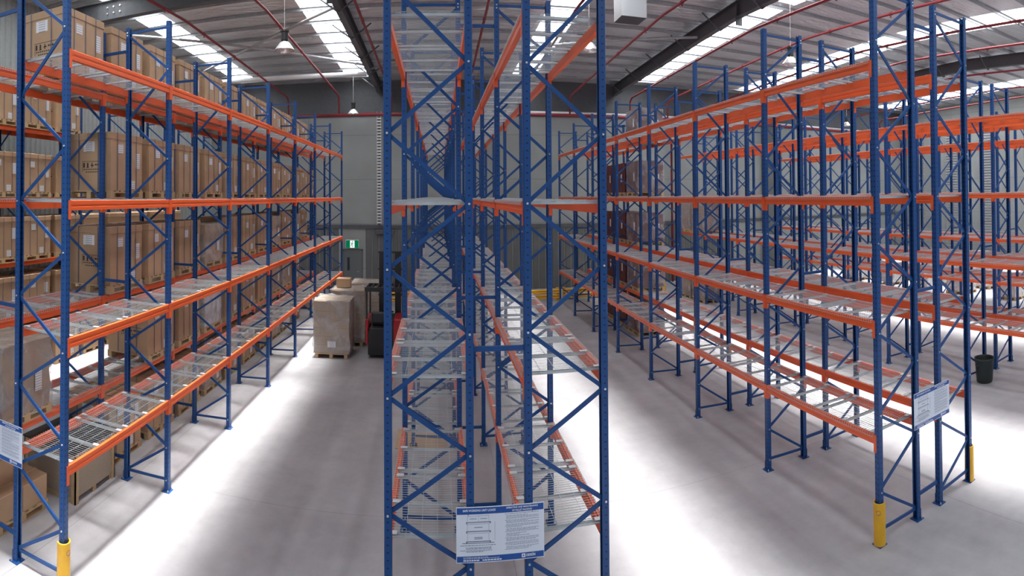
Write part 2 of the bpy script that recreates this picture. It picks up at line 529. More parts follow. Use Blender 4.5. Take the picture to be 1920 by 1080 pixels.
racks = {}
spacer_pairs = {'L1': 'L2', 'C1': 'C2', 'R1': 'R2', 'R3': 'R4', 'R5': 'R6'}
for key, (xa, xb, phr, lab) in RACKS.items():
    s = 1 if xb > xa else -1
    depth = round(abs(xb - xa), 4)
    if (s, depth) not in BR:
        BR[(s, depth)] = brace_meshes(s, depth)
    root = link('pallet_rack', None, None, (xa, Y1, 0))
    tag(root, lab, 'rack', 'pallet racks')
    racks[key] = root
    i0 = 1 if key == 'L3' else 0
    for i in range(i0, NF):
        fr = link('upright_frame', None, root, (0, i * BAY, 0))
        link('post', PM[-s], fr)
        link('post', PM[s], fr, (s * depth, 0, 0))
        for me in BR[(s, depth)]:
            link('brace', me, fr)
    for i in range(i0, NF - 1):
        for z in LEVELS:
            link('beam', BM[-s], root, (0, i * BAY, z))
            link('beam', BM[s], root, (s * depth, i * BAY, z))
    if key in spacer_pairs:
        xo = RACKS[spacer_pairs[key]][1]
        L = xo - xb
        b = MB()
        a0, a1 = sorted((0.035 * (1 if L > 0 else -1), L - 0.035 * (1 if L > 0 else -1)))
        b.box(a0, a1, -0.016, 0.016, -0.025, 0.025)
        sp = b.mesh('row_spacer', 'blue')
        for i in range(NF):
            for z in (0.36, 3.5, 7.66):
                link('row_spacer', sp, root, (s * depth, i * BAY, z))

# wire decks: five runs deck by deck, the first bays of the carton rack, the rest as one mass
def deck_spots(key):
    xa, xb = RACKS[key][:2]
    xc = (xa + xb) / 2
    for lv, z in enumerate(LEVELS):
        for i in range(NF - 1):
            for h in (0, 1):
                yield lv, i, h, (xc, FY[i] + 0.068 + h * (DECK_L + 0.02), z)

nd = 0
rest = []
PH = {'L1': 'empty rack backing onto the cartons', 'C1': 'central rack beside the reach truck', 'C2': 'central rack away from reach truck',
      'R1': 'the rack ahead of the maroon loads', 'R2': 'the rack holding the maroon loads', 'L2': 'the carton rack'}
for key in RACKS:
    for lv, i, h, loc in deck_spots(key):
        if key == 'L3':
            continue
        own = key in ('L1', 'C1', 'C2', 'R1', 'R2') or (key == 'L2' and ((i == 0) or (i == 1 and lv in (0, 1)) or (i == 2 and lv in (0, 1))))
        if own and nd < 300:
            d = link('wire_deck', DECKF if key == 'L1' else DECK, None, loc)
            tag(d, 'wire mesh deck, %s shelf, %s bay, %s half, %s' % (LVN[lv], ORD[i], 'near' if h == 0 else 'far', PH[key]), 'shelf deck', 'wire mesh decks on the racks')
            for y in (0.075, DECK_L / 2, DECK_L - 0.075):
                link('support_channel', CHAN, d, (0, y, 0))
            nd += 1
        else:
            rest.append(loc)
b = MB()
dv = [tuple(v.co) for v in DECK.vertices]
df = [tuple(p.vertices) for p in DECK.polygons]
cv = [tuple(v.co) for v in CHAN.vertices]
cf = [tuple(p.vertices) for p in CHAN.polygons]
for (x, y, z) in rest:
    b.add([(x + a, y + c, z + e) for a, c, e in dv], df)
    for yy in (0.075, DECK_L / 2, DECK_L - 0.075):
        b.add([(x + a, y + yy + c, z + e) for a, c, e in cv], cf)
o = link('wire_decks', b.mesh('more_wire_decks', 'wire'))
tag(o, 'wire mesh decking on the racks beyond the maroon loads and under the cartons', 'shelf deck', 'wire mesh decks on the racks', 'stuff')

# ------------------------------------------------------------------ pallets and loads
PW, PD, PHT = 1.02, 1.17, 0.145     # x, y, height
def pallet_meshes():
    b = MB()
    n = 7
    for i in range(n):
        y = -PD / 2 + (PD - 0.1) * i / (n - 1)
        b.box(-PW / 2, PW / 2, y, y + 0.1, PHT - 0.022, PHT)
    for x in (-PW / 2, -0.05, PW / 2 - 0.1):
        b.box(x, x + 0.1, -PD / 2, PD / 2, PHT - 0.044, PHT - 0.022)
    top = b.mesh('pallet_top', 'wood')
    c = MB()
    for y in (-PD / 2, -0.07, PD / 2 - 0.14):
        c.box(-0.05, 0.05, y, y + 0.14, 0.022, PHT - 0.044)
    c.box(-0.05, 0.05, -PD / 2, PD / 2, 0, 0.022)
    return top, c.mesh('pallet_bearer', 'wood')
PT, PB = pallet_meshes()

def pallet(x, y, z, label, rz=0.0):
    p = link('pallet', PT, None, (x, y, z), rz)
    tag(p, label, 'pallet', 'wooden pallets under the loads')
    for dx in (-PW / 2 + 0.05, 0.0, PW / 2 - 0.05):
        link('bearer', PB, p, (dx, 0, 0))
    return p

CW, CD, CHT = 0.99, 1.14, 1.10
def carton_meshes(m):
    b = MB()
    b.box(-CW / 2, CW / 2, -CD / 2, CD / 2, 0, CHT - 0.02)
    b.cur = 1
    # handling marks printed on the end panel facing -y
    y0 = -CD / 2 - 0.0015
    def pr(x0, x1, z0, z1):
        b.add([(x0, y0, z0), (x1, y0, z0), (x1, y0, z1), (x0, y0, z1)], [(0, 1, 2, 3)])
    fx0, fx1, fz0, fz1 = -0.16, 0.34, 0.36, 0.56
    for (a0, a1, c0, c1) in ((fx0, fx1, fz1 - 0.008, fz1), (fx0, fx0 + 0.008, fz0, fz1)):
        pr(a0, a1, c0, c1)
    pr(-0.14, -0.10, 0.44, 0.53)
    pr(-0.05, -0.015, 0.44, 0.53)
    pr(-0.065, 0.0, 0.435, 0.445)
    pr(0.04, 0.11, 0.47, 0.49)
    pr(0.06, 0.08, 0.44, 0.53)
    for k in range(4):
        pr(0.14 + 0.045 * k, 0.175 + 0.045 * k, 0.475, 0.505)
    for k in range(9):
        pr(-0.13 + 0.045 * k, -0.10 + 0.045 * k, 0.395, 0.415)
    for k in range(7):
        pr(-0.08 + 0.045 * k, -0.05 + 0.045 * k, 0.345, 0.365)
    body = b.mesh('carton_body', m, 'ink')
    c = MB()
    e = 0.012
    c.box(-CW / 2 - e, CW / 2 + e, -CD / 2 - e, CD / 2 + e, CHT - 0.13, CHT)
    lid = bevel(c.mesh('carton_lid', m), 0.006, 1)
    return body, lid
CM = [carton_meshes(k) for k in ('carton1', 'carton2')]
def strap_mesh(axis):
    b = MB()
    w, e = 0.008, 0.0165
    if axis == 'x':   # band running over the top in the x direction
        hx = CW / 2 + e
        b.box(-hx, hx, -w, w, CHT - 0.001, CHT + 0.003)
        for s in (-1, 1):
            x = sorted((s * hx, s * (hx - 0.004)))
            b.box(x[0], x[1], -w, w, 0.0, CHT)
    else:
        hy = CD / 2 + e
        b.box(-w, w, -hy, hy, CHT + 0.003, CHT + 0.006)
        for s in (-1, 1):
            y = sorted((s * hy, s * (hy - 0.004)))
            b.box(-w, w, y[0], y[1], 0.0, CHT + 0.003)
    return b.mesh('carton_strap', 'strap')
SX, SY = strap_mesh('x'), strap_mesh('y')
def label_mesh(w, h, axis):
    b = MB()
    if axis == 'x':
        b.box(-0.003, 0.003, -w / 2, w / 2, -h / 2, h / 2)
    else:
        b.box(-w / 2, w / 2, -0.003, 0.003, -h / 2, h / 2)
    return b.mesh('paper_label', 'label')
LBX, LBX2, LBY = label_mesh(0.17, 0.17, 'x'), label_mesh(0.15, 0.3, 'x'), label_mesh(0.26, 0.19, 'y')

def carton(x, y, z, label, group, full=True, var=0):
    body, lid = CM[var]
    c = link('carton', body, None, (x, y, z))
    tag(c, label, 'carton', group)
    link('lid', lid, c)
    if full:
        for yy in (-0.33, 0.0, 0.33):
            link('strap', SX, c, (0, yy + rnd.uniform(-0.02, 0.02), 0))
        for xx in (-0.24, 0.22):
            link('strap', SY, c, (xx, 0, 0))
        xf = CW / 2 + 0.0055
        link('label', LBX, c, (xf - 0.003, -0.19 + rnd.uniform(-0.05, 0.05), 0.80))
        link('label', LBX2, c, (xf - 0.003, 0.40, 0.62 + rnd.uniform(-0.04, 0.04)))
        link('label', LBX, c, (xf - 0.003, 0.22 + rnd.uniform(-0.05, 0.05), 0.12))
        link('label', LBY, c, (0.0, -CD / 2 - 0.0025, 0.84))
    return c

import bmesh
def wrapped_mesh(w, d, h, m, seed, grow=0.0, rows=6, amp=0.012):
    # a load of cartons: box with slightly uneven courses; grow > 0 gives the loose film around it
    r = random.Random(seed)
    nx, ny, nz = 6, 6, 8
    bm = bmesh.new()
    bmesh.ops.create_cube(bm, size=1.0)
    bmesh.ops.subdivide_edges(bm, edges=bm.edges[:], cuts=5, use_grid_fill=True)
    for v in bm.verts:
        a = amp * (1 if grow == 0 else 2.2)
        v.co.x = v.co.x * (w + 2 * grow) + r.uniform(-a, a)
        v.co.y = v.co.y * (d + 2 * grow) + r.uniform(-a, a)
        v.co.z = (v.co.z + 0.5) * (h + grow) + (r.uniform(-a, a) if v.co.z > -0.4 else 0)
    me = bpy.data.meshes.new('wrapped_load')
    bm.to_mesh(me)
    bm.free()
    me.materials.append(M[m])
    return me

def course_build(c1, c2, rows):
    def f(m, nt, b, tc):
        sx = nt.nodes.new('ShaderNodeSeparateXYZ')
        nt.links.new(tc.outputs['Object'], sx.inputs[0])
        fz = mnode(nt, 'LESS_THAN', mnode(nt, 'FRACT', mnode(nt, 'DIVIDE', sx.outputs['Z'], rows)), 0.06)
        row = mnode(nt, 'FLOOR', mnode(nt, 'DIVIDE', sx.outputs['Z'], rows))
        hor = mnode(nt, 'ADD', mnode(nt, 'ADD', sx.outputs['X'], sx.outputs['Y']), mnode(nt, 'MULTIPLY', row, 0.17))
        fx = mnode(nt, 'LESS_THAN', mnode(nt, 'FRACT', mnode(nt, 'DIVIDE', mnode(nt, 'ADD', hor, 10.0), 0.41)), 0.02)
        j = mnode(nt, 'MAXIMUM', fz, fx)
        nt.links.new(mixcol(nt, j, c1, c2), b.inputs['Base Color'])
    return f
M['stackbrown'] = mat('stacked_brown_cartons', (0.4, 0.3, 0.2), 0.7, build=course_build((0.40, 0.30, 0.205), (0.25, 0.18, 0.12), 0.26))
M['stackmaroon'] = mat('stacked_maroon_cartons', (0.1, 0.02, 0.02), 0.45, build=course_build((0.13, 0.022, 0.017), (0.06, 0.012, 0.01), 0.29))
M['stackpink'] = mat('stacked_pinkish_cartons', (0.3, 0.2, 0.2), 0.6, build=course_build((0.34, 0.25, 0.21), (0.24, 0.17, 0.14), 0.24))

def wrapped(x, y, z, w, d, h, m, label, group, seed, film=True, name='wrapped_load', cat='wrapped load'):
    o = link(name, wrapped_mesh(w, d, h, m, seed), None, (x, y, z))
    tag(o, label, cat, group)
    if film:
        link('stretch_film', wrapped_mesh(w, d, h, 'film', seed + 500, grow=0.03), o)
    b = MB()
    return o

XC2 = (RACKS['L2'][0] + RACKS['L2'][1]) / 2
L2C = {
 0: ['kx', 'cc', 'cg', 'cc', 'xw', 'ww', '-w'],
 1: ['w-', '-c', 'cw', 'cc', 'cw', 'wc', '--'],
 2: ['--', 'cc', 'cw', 'cc', 'cw', 'cw', 'c-'],
 3: ['--', 'cc', 'cc', 'cc', 'cc', 'cc', 'cc'],
 4: ['-c', 'cc', 'cc', 'cc', 'cc', 'cc', 'c-'],
}
LVL_TXT = {0: 'on the floor', 1: 'on the lowest shelf', 2: 'on the second shelf', 3: 'on the third shelf', 4: 'on the top shelf'}
seed = 10
for lv, rows in L2C.items():
    z = 0.0 if lv == 0 else LEVELS[lv - 1] + 0.017
    for i, pat in enumerate(rows):
        for h, ch in enumerate(pat):
            if ch == '-':
                continue
            seed += 1
            y = FY[i] + (0.095 + PD / 2 if h == 0 else BAY - 0.13 - PD / 2)
            where = '%s, %s half, %s bay, carton rack' % (LVL_TXT[lv], 'near' if h == 0 else 'far', ORD[i])
            x = XC2 + 0.03
            if ch == 'c':
                pallet(x, y, z, 'pallet under a carton ' + where)
                carton(x, y + rnd.uniform(-0.012, 0.012), z + PHT, 'strapped brown carton ' + where, 'strapped cartons in the carton rack', True, seed % 2)
            elif ch in 'wg':
                pallet(x, y, z, 'pallet under a wrapped load ' + where)
                hh = {0: 0.78, 1: 1.02, 2: 0.95}[lv] if ch == 'w' else 0.6
                mm = 'carton3' if (seed % 3) else 'whitebox'
                if lv == 1 and i == 0:
                    mm, hh = 'carton3', 1.06
                wl = wrapped(x, y, z + PHT, 0.98, 1.08, hh, mm, 'film-wrapped load ' + where, 'film-wrapped loads in the carton rack', seed)
                link('label', LBX2, wl, (0.536, 0.22, hh * 0.42))
# floor of the first bay: cartons on a pallet, and a plywood crate with a black lid
yk = FY[0] + 0.12 + PD / 2
xk = -6.34
pallet(xk, yk, 0.0, 'pallet of plain cartons on the floor beside the plywood crate')
bm_c = MB()
bm_c.box(-0.245, 0.245, -0.285, 0.285, 0, 0.40)
bm_c.cur = 1
bm_c.box(-0.03, 0.03, -0.2855, 0.2855, 0.3995, 0.402)
SMALL = bevel(bm_c.mesh('plain_carton', 'carton2', 'wood'), 0.008, 1)
pos = {0: 'front', 1: 'back'}
for kx, dx in enumerate((0.25, -0.25)):
    for ky, dy in enumerate((-0.29, 0.29)):
        c = link('plain_carton', SMALL, None, (xk + dx, yk + dy, PHT))
        tag(c, 'plain tan carton on floor pallet beside crate, %s row, %s end' % ('aisle-side' if kx == 0 else 'wall-side', 'near' if ky == 0 else 'crate'), 'carton', 'plain cartons on the floor pallet')
c = link('plain_carton', SMALL, None, (xk + 0.02, yk - 0.26, PHT + 0.404), 0.04)
tag(c, 'plain tan carton lying on top of the floor pallet cartons', 'carton', 'plain cartons on the floor pallet')

def crate(x, y, z, w, d, h, label, group='timber crates'):
    b = MB()
    b.box(-w / 2 + 0.02, w / 2 - 0.02, -d / 2 + 0.02, d / 2 - 0.02, 0.09, h - 0.03)
    o = link('crate', b.mesh('crate_panel', 'ply'), None, (x, y, z))
    tag(o, label, 'crate', group)
    bt = MB()
    for sx in (-1, 1):
        for sy in (-1, 1):
            x0 = sorted((sx * w / 2, sx * (w / 2 - 0.09)))
            y0 = sorted((sy * d / 2, sy * (d / 2 - 0.022)))
            bt2 = MB()
            bt2.box(x0[0], x0[1], y0[0], y0[1], 0.0, h - 0.03)
            x1 = sorted((sx * w / 2, sx * (w / 2 - 0.022)))
            y1 = sorted((sy * d / 2, sy * (d / 2 - 0.09)))
            bt2.box(x1[0], x1[1], y1[0], y1[1], 0.0, h - 0.03)
            link('batten', bt2.mesh('crate_batten', 'wood'), o)
    l = MB()
    l.box(-w / 2 - 0.015, w / 2 + 0.015, -d / 2 - 0.015, d / 2 + 0.015, h - 0.03, h)
    link('lid', l.mesh('crate_lid', 'black'), o)
    f = MB()
    for yy in (-d / 2 + 0.03, -0.05, d / 2 - 0.13):
        f.box(-w / 2 + 0.03, w / 2 - 0.03, yy, yy + 0.1, 0.0, 0.09)
    link('skid', f.mesh('crate_skid', 'wood'), o)
    return o
crate(-6.08, FY[0] + 2.18, 0, 1.14, 1.16, 0.84, 'plywood crate with black lid on the floor of the carton rack')
crate(XC2 + 0.06, FY[4] + 0.72, 0, 1.0, 1.1, 0.62, 'low plywood crate on the floor in the fifth bay, carton rack')

XC3 = (RACKS['L3'][0] + RACKS['L3'][1]) / 2
L3C = {0: ['', '-c', 'cc', 'cc', 'cc', '--', '--'], 1: ['', '-c', 'cc', '-c', 'cc', 'cc', '--'], 2: ['', '-c', 'cc', 'cc', 'cc', 'c-', '--'],
       3: ['', '-c', 'cc', '--', '--', '--', '--'], 4: ['', '-c', 'cc', '--', '--', '--', '--']}
for lv, rows in L3C.items():
    z = 0.0 if lv == 0 else LEVELS[lv - 1] + 0.001
    for i, pat in enumerate(rows):
        for h, ch in enumerate(pat):
            if ch == '-':
                continue
            seed += 1
            y = FY[i] + (0.095 + PD / 2 if h == 0 else BAY - 0.13 - PD / 2)
            where = '%s, %s half, %s bay, ribbed-wall rack' % (LVL_TXT[lv], 'near' if h == 0 else 'far', ORD[i])
            pallet(XC3, y, z, 'pallet under a carton ' + where)
            carton(XC3, y, z + PHT, 'brown carton ' + where, 'cartons in the rack along the ribbed wall', i <= 2, seed % 2)

# maroon loads in R2, pinkish loads in R3
XR2 = (RACKS['R2'][0] + RACKS['R2'][1]) / 2
for lv in range(5):
    z = 0.0 if lv == 0 else LEVELS[lv - 1] + 0.017
    for i in (4, 5):
        for h in (0, 1):
            if (lv == 4 and not (i == 4 and h == 1)) or (i == 4 and h == 0 and lv in (0, 1)):
                continue
            if i == 4 and h == 0:
                continue
            seed += 1
            y = FY[i] + (0.095 + PD / 2 if h == 0 else BAY - 0.13 - PD / 2)
            where = '%s, %s half, %s bay, maroon-load rack' % (LVL_TXT[lv], 'near' if h == 0 else 'far', ORD[i])
            pallet(XR2, y, z, 'pallet under maroon cartons ' + where)
            o = wrapped(XR2, y, z + PHT, 0.98, 1.1, 1.02 if lv != 3 else 1.12, 'stackmaroon', 'maroon carton load ' + where, 'maroon carton loads', seed, film=(i == 4 or lv == 4))
            lb = link('label', LBX2, o, (-0.505, -0.2, 0.55))
            link('label', LBY, o, (0.2, -0.565, 0.55))
XR3 = (RACKS['R3'][0] + RACKS['R3'][1]) / 2
for lv in (0, 2):
    z = 0.0 if lv == 0 else LEVELS[lv - 1] + 0.017
    for h in (0, 1):
        seed += 1
        y = FY[6] + (0.095 + PD / 2 if h == 0 else BAY - 0.13 - PD / 2)
        where = '%s, %s half, bay by far wall, bin rack' % (LVL_TXT[lv], 'near' if h == 0 else 'far')
        pallet(XR3, y, z, 'pallet under pinkish cartons ' + where)
        wrapped(XR3, y, z + PHT, 0.98, 1.1, 1.16 if lv == 0 else 1.36, 'stackpink', 'film-wrapped pinkish load ' + where, 'pinkish carton loads', seed)

# stacks standing on the floor beside the reach truck
pallet(-3.33, 17.55, 0, 'pallet under the carton stack closest to the camera, beside the reach truck')
o = wrapped(-3.33, 17.55, PHT, 1.12, 1.1, 1.62, 'stackbrown', 'tall film-wrapped brown carton stack with white label, in front of another stack', 'carton stacks in the aisle', 901)
link('label', LBY, o, (0.02, -0.6, 0.3))
pallet(-3.05, 19.05, 0, 'pallet under the second carton stack, behind the labelled stack')
wrapped(-3.05, 19.05, PHT, 1.14, 1.1, 1.7, 'stackbrown', 'tall film-wrapped brown carton stack between the labelled stack and the third stack', 'carton stacks in the aisle', 902)
pallet(-2.75, 21.2, 0, 'pallet under the third carton stack, rearmost in the aisle')
wrapped(-2.75, 21.2, PHT, 1.1, 1.1, 1.62, 'stackbrown', 'brown carton stack rearmost of three in the reach truck aisle', 'carton stacks in the aisle', 903)
b = MB()
b.box(-0.24, 0.24, -0.2, 0.2, 0, 0.3)
o = link('small_carton', bevel(b.mesh('small_carton', 'carton2'), 0.008, 1), None, (-3.3, 19.2, PHT + 1.735))
tag(o, 'small tan carton lying on top of the middle carton stack', 'carton')

# cardboard sheet on the floor under the central rack
b = MB()
b.box(-0.42, 0.62, -0.45, 0.45, 0, 0.012)
o = link('cardboard_sheet', b.mesh('cardboard_sheet', 'carton2'), None, (-0.46, 11.55, 0.0), 0.0)
tag(o, 'flat tan cardboard sheet on the floor under the central rack', 'cardboard')

# white goods on the floor by the far side wall
r2 = random.Random(3)
k = 0
for ix in range(5):
    for iy in range(6):
        if r2.random() < 0.15:
            continue
        x = 22.4 + ix * 1.75 + r2.uniform(-0.1, 0.1)
        y = 11.0 + iy * 2.5 + r2.uniform(-0.2, 0.2)
        hgt = r2.uniform(0.5, 1.25)
        k += 1
        col = ORD[ix]
        pallet(x, y, 0, 'pallet under white goods, %s column from racks, %s row back' % (col, ORD[iy]))
        wrapped(x, y, PHT, 0.95, 1.05, hgt, 'whitebox', 'white wrapped goods on floor, %s column from racks, %s row back' % (col, ORD[iy]), 'white goods by the mesh fence', 1000 + k)

# ------------------------------------------------------------------ reach truck
def reach_truck(x, y):
    t = link('reach_truck', None, None, (x, y, 0))
    tag(t, 'black and red reach truck with tall mast parked beside the central rack', 'forklift')
    def part(name, b, m, par=t, bv=0.0, **k):
        me = b.mesh(name, m, **k)
        if bv:
            bevel(me, bv, 2)
        else:
            b.fix(me)
        return link(name, me, par)
    b = MB()
    b.prism([(-0.5, 0.10), (0.62, 0.10), (0.62, 1.0), (0.5, 1.16), (0.18, 1.22), (0.12, 0.95), (-0.45, 0.95), (-0.5, 0.8)], 'y', 0.0, 1.05)
    part('chassis', b, 'black', bv=0.03)
    b = MB()
    b.box(-0.58, -0.49, 0.02, 1.0, 0.42, 1.22)
    part('side_panel', b, 'truckred', bv=0.03)
    b = MB()
    b.box(0.30, 0.66, -0.03, 0.99, 0.46, 1.24)
    part('side_panel', b, 'truckred', bv=0.04)
    b = MB()
    b.box(-0.40, 0.02, 0.3, 0.75, 0.95, 1.08)
    b.box(-0.40, 0.02, 0.10, 0.26, 1.08, 1.42)
    part('seat', b, 'black', bv=0.05)
    b = MB()
    b.tube([(0.22, 0.75, 1.15), (0.16, 0.6, 1.34)], 0.03, 8)
    b.lathe([(0.10, 0), (0.13, 0.015), (0.10, 0.03)], 16, (0.15, 0.58, 1.33))
    part('steering_wheel', b, 'black')
    for px, py in ((-0.54, 0.08), (0.58, 0.08), (-0.54, 0.98), (0.58, 0.98)):
        b = MB()
        b.bar((px, py, 0.95), (px, py, 2.12), 0.05, 0.06)
        part('guard_post', b, 'black')
    b = MB()
    b.bar((-0.6, 0.04, 2.14), (0.64, 0.04, 2.14), 0.07, 0.13)
    b.bar((-0.6, 1.02, 2.14), (0.64, 1.02, 2.14), 0.07, 0.09)
    for i in range(8):
        xx = -0.57 + i * 0.168
        b.bar((xx, 0.04, 2.15), (xx, 1.02, 2.15), 0.035, 0.07)
    part('overhead_guard', b, 'black')
    m = MB()
    for sx in (-0.17, 0.36):
        m.box(sx - 0.10, sx + 0.10, 1.16, 1.30, 0.06, 3.22)
        m.box(sx - 0.035, sx + 0.035, 1.30, 1.40, 0.06, 3.05)
    for z in (0.5, 1.75, 2.6, 3.16):
        m.box(-0.3, 0.5, 1.20, 1.26, z, z + 0.05)
    mo = part('mast', m, 'black')
    c = MB()
    c.tube([(0.1, 1.25, 0.2), (0.1, 1.25, 2.9)], 0.035, 8)
    part('lift_cylinder', c, 'alu', mo)
    for sx in (-0.25, 0.3):
        f = MB()
        f.prism([(1.42, 0.06), (2.55, 0.06), (2.55, 0.075), (1.48, 0.11), (1.48, 0.62), (1.42, 0.62)], 'x', sx, sx + 0.1)
        part('fork', f, 'rafter')
    for sx in (-0.56, 0.56):
        s = MB()
        s.box(sx - 0.05, sx + 0.05, 1.05, 2.05, 0.14, 0.30)
        part('outrigger', s, 'truckred', bv=0.02)
        w = MB()
        w.tube([(sx - 0.045, 2.0, 0.15), (sx + 0.045, 2.0, 0.15)], 0.15, 18)
        part('wheel', w, 'rubber')
    w = MB()
    w.tube([(-0.05, 0.4, 0.15), (0.09, 0.4, 0.15)], 0.15, 18)
    part('wheel', w, 'rubber')
reach_truck(-1.70, 17.15)

# ------------------------------------------------------------------ bin
b = MB()
b.lathe([(0.001, 0.0), (0.195, 0.0), (0.215, 0.03), (0.255, 0.58), (0.27, 0.60), (0.275, 0.635), (0.255, 0.64), (0.24, 0.60), (0.2, 0.05), (0.001, 0.05)], 28)
o = link('rubbish_bin', b.fix(b.mesh('rubbish_bin', 'bin', smooth=True)), None, (12.22, 8.14, 0))
tag(o, 'round dark green rubbish bin on the floor at a rack foot', 'bin')
for s in (-1, 1):
    h = MB()
    h.tube([(s * 0.255, -0.07, 0.52), (s * 0.31, -0.07, 0.50), (s * 0.31, 0.07, 0.50), (s * 0.255, 0.07, 0.52)], 0.012, 8)
    link('handle', h.mesh('bin_handle', 'bin'), o)

# ------------------------------------------------------------------ yellow post guards
def guard(x, y, s, label, z0=0.013):
    # wraps the aisle and end faces of a post
    n = 20
    pts = []
    a0, a1 = -1.95, 1.95
    ro, ri = 0.088, 0.072
    outer = [(ro * math.cos(a0 + (a1 - a0) * k / n), ro * math.sin(a0 + (a1 - a0) * k / n)) for k in range(n + 1)]
    inner = [(ri * math.cos(a1 - (a1 - a0) * k / n), ri * math.sin(a1 - (a1 - a0) * k / n)) for k in range(n + 1)]
    b = MB()
    b.prism(outer + inner, 'z', 0.0, 0.60)
    me = b.fix(b.mesh('post_guard', 'yellow'))
    o = link('post_guard', me, None, (x, y, z0))
    o.rotation_euler = (0, 0, s)
    tag(o, label, 'post guard', 'yellow post guards')
    d = MB()
    d.cur = 0
    n2 = 14
    R = 0.0895
    def spot(t, u):
        return (R * math.cos(t), R * math.sin(t), 0.48 + u)
    def patch(half, m):
        q = MB()
        vs = [spot(0.25 + 0.036 / R * math.cos(2 * PI * k / n2), 0.036 * math.sin(2 * PI * k / n2)) for k in range(n2)]
        ks = [k for k in range(n2 + 1)]
        if half == 'top':
            idx = list(range(0, n2 // 2 + 1))
        else:
            idx = [i % n2 for i in range(n2 // 2, n2 + 1)]
        q.add(vs, [tuple(idx)])
        return q.mesh('guard_badge', m)
    bd = link('badge', patch('top', 'truckred'), o)
    link('badge', patch('bottom', 'signblue'), o)
    return o
guard(-4.47, Y1, 0.0 - 0.35, 'yellow plastic guard on the foot of the empty rack backing onto cartons')
guard(5.666, Y1, PI + 0.35, 'yellow plastic guard on the rack foot facing the centre aisle, with round badge')
guard(7.89, Y1, 0.0 - 0.35, 'yellow plastic guard on the end post of the maroon-load rack, facing the bin')

# ------------------------------------------------------------------ notice boards
def text_obj(body, size, m, parent, loc, align='LEFT', bold=0.0, sx=1.0):
    cu = bpy.data.curves.new('lettering', 'FONT')
    cu.body = body
    cu.size = size
    cu.align_x = align
    cu.align_y = 'CENTER'
    cu.offset = bold
    cu.extrude = 0.0004
    cu.materials.append(M[m])
    tmp = bpy.data.objects.new('lettering_curve', cu)
    COL.objects.link(tmp)
    dg = bpy.context.evaluated_depsgraph_get()
    me = bpy.data.meshes.new_from_object(tmp.evaluated_get(dg))
    bpy.data.objects.remove(tmp)
    o = bpy.data.objects.new('lettering', me)
    COL.objects.link(o)
    o.parent = parent
    o.location = loc
    o.rotation_euler = (PI / 2, 0, 0)
    o.scale = (sx, 1, 1)
    return o

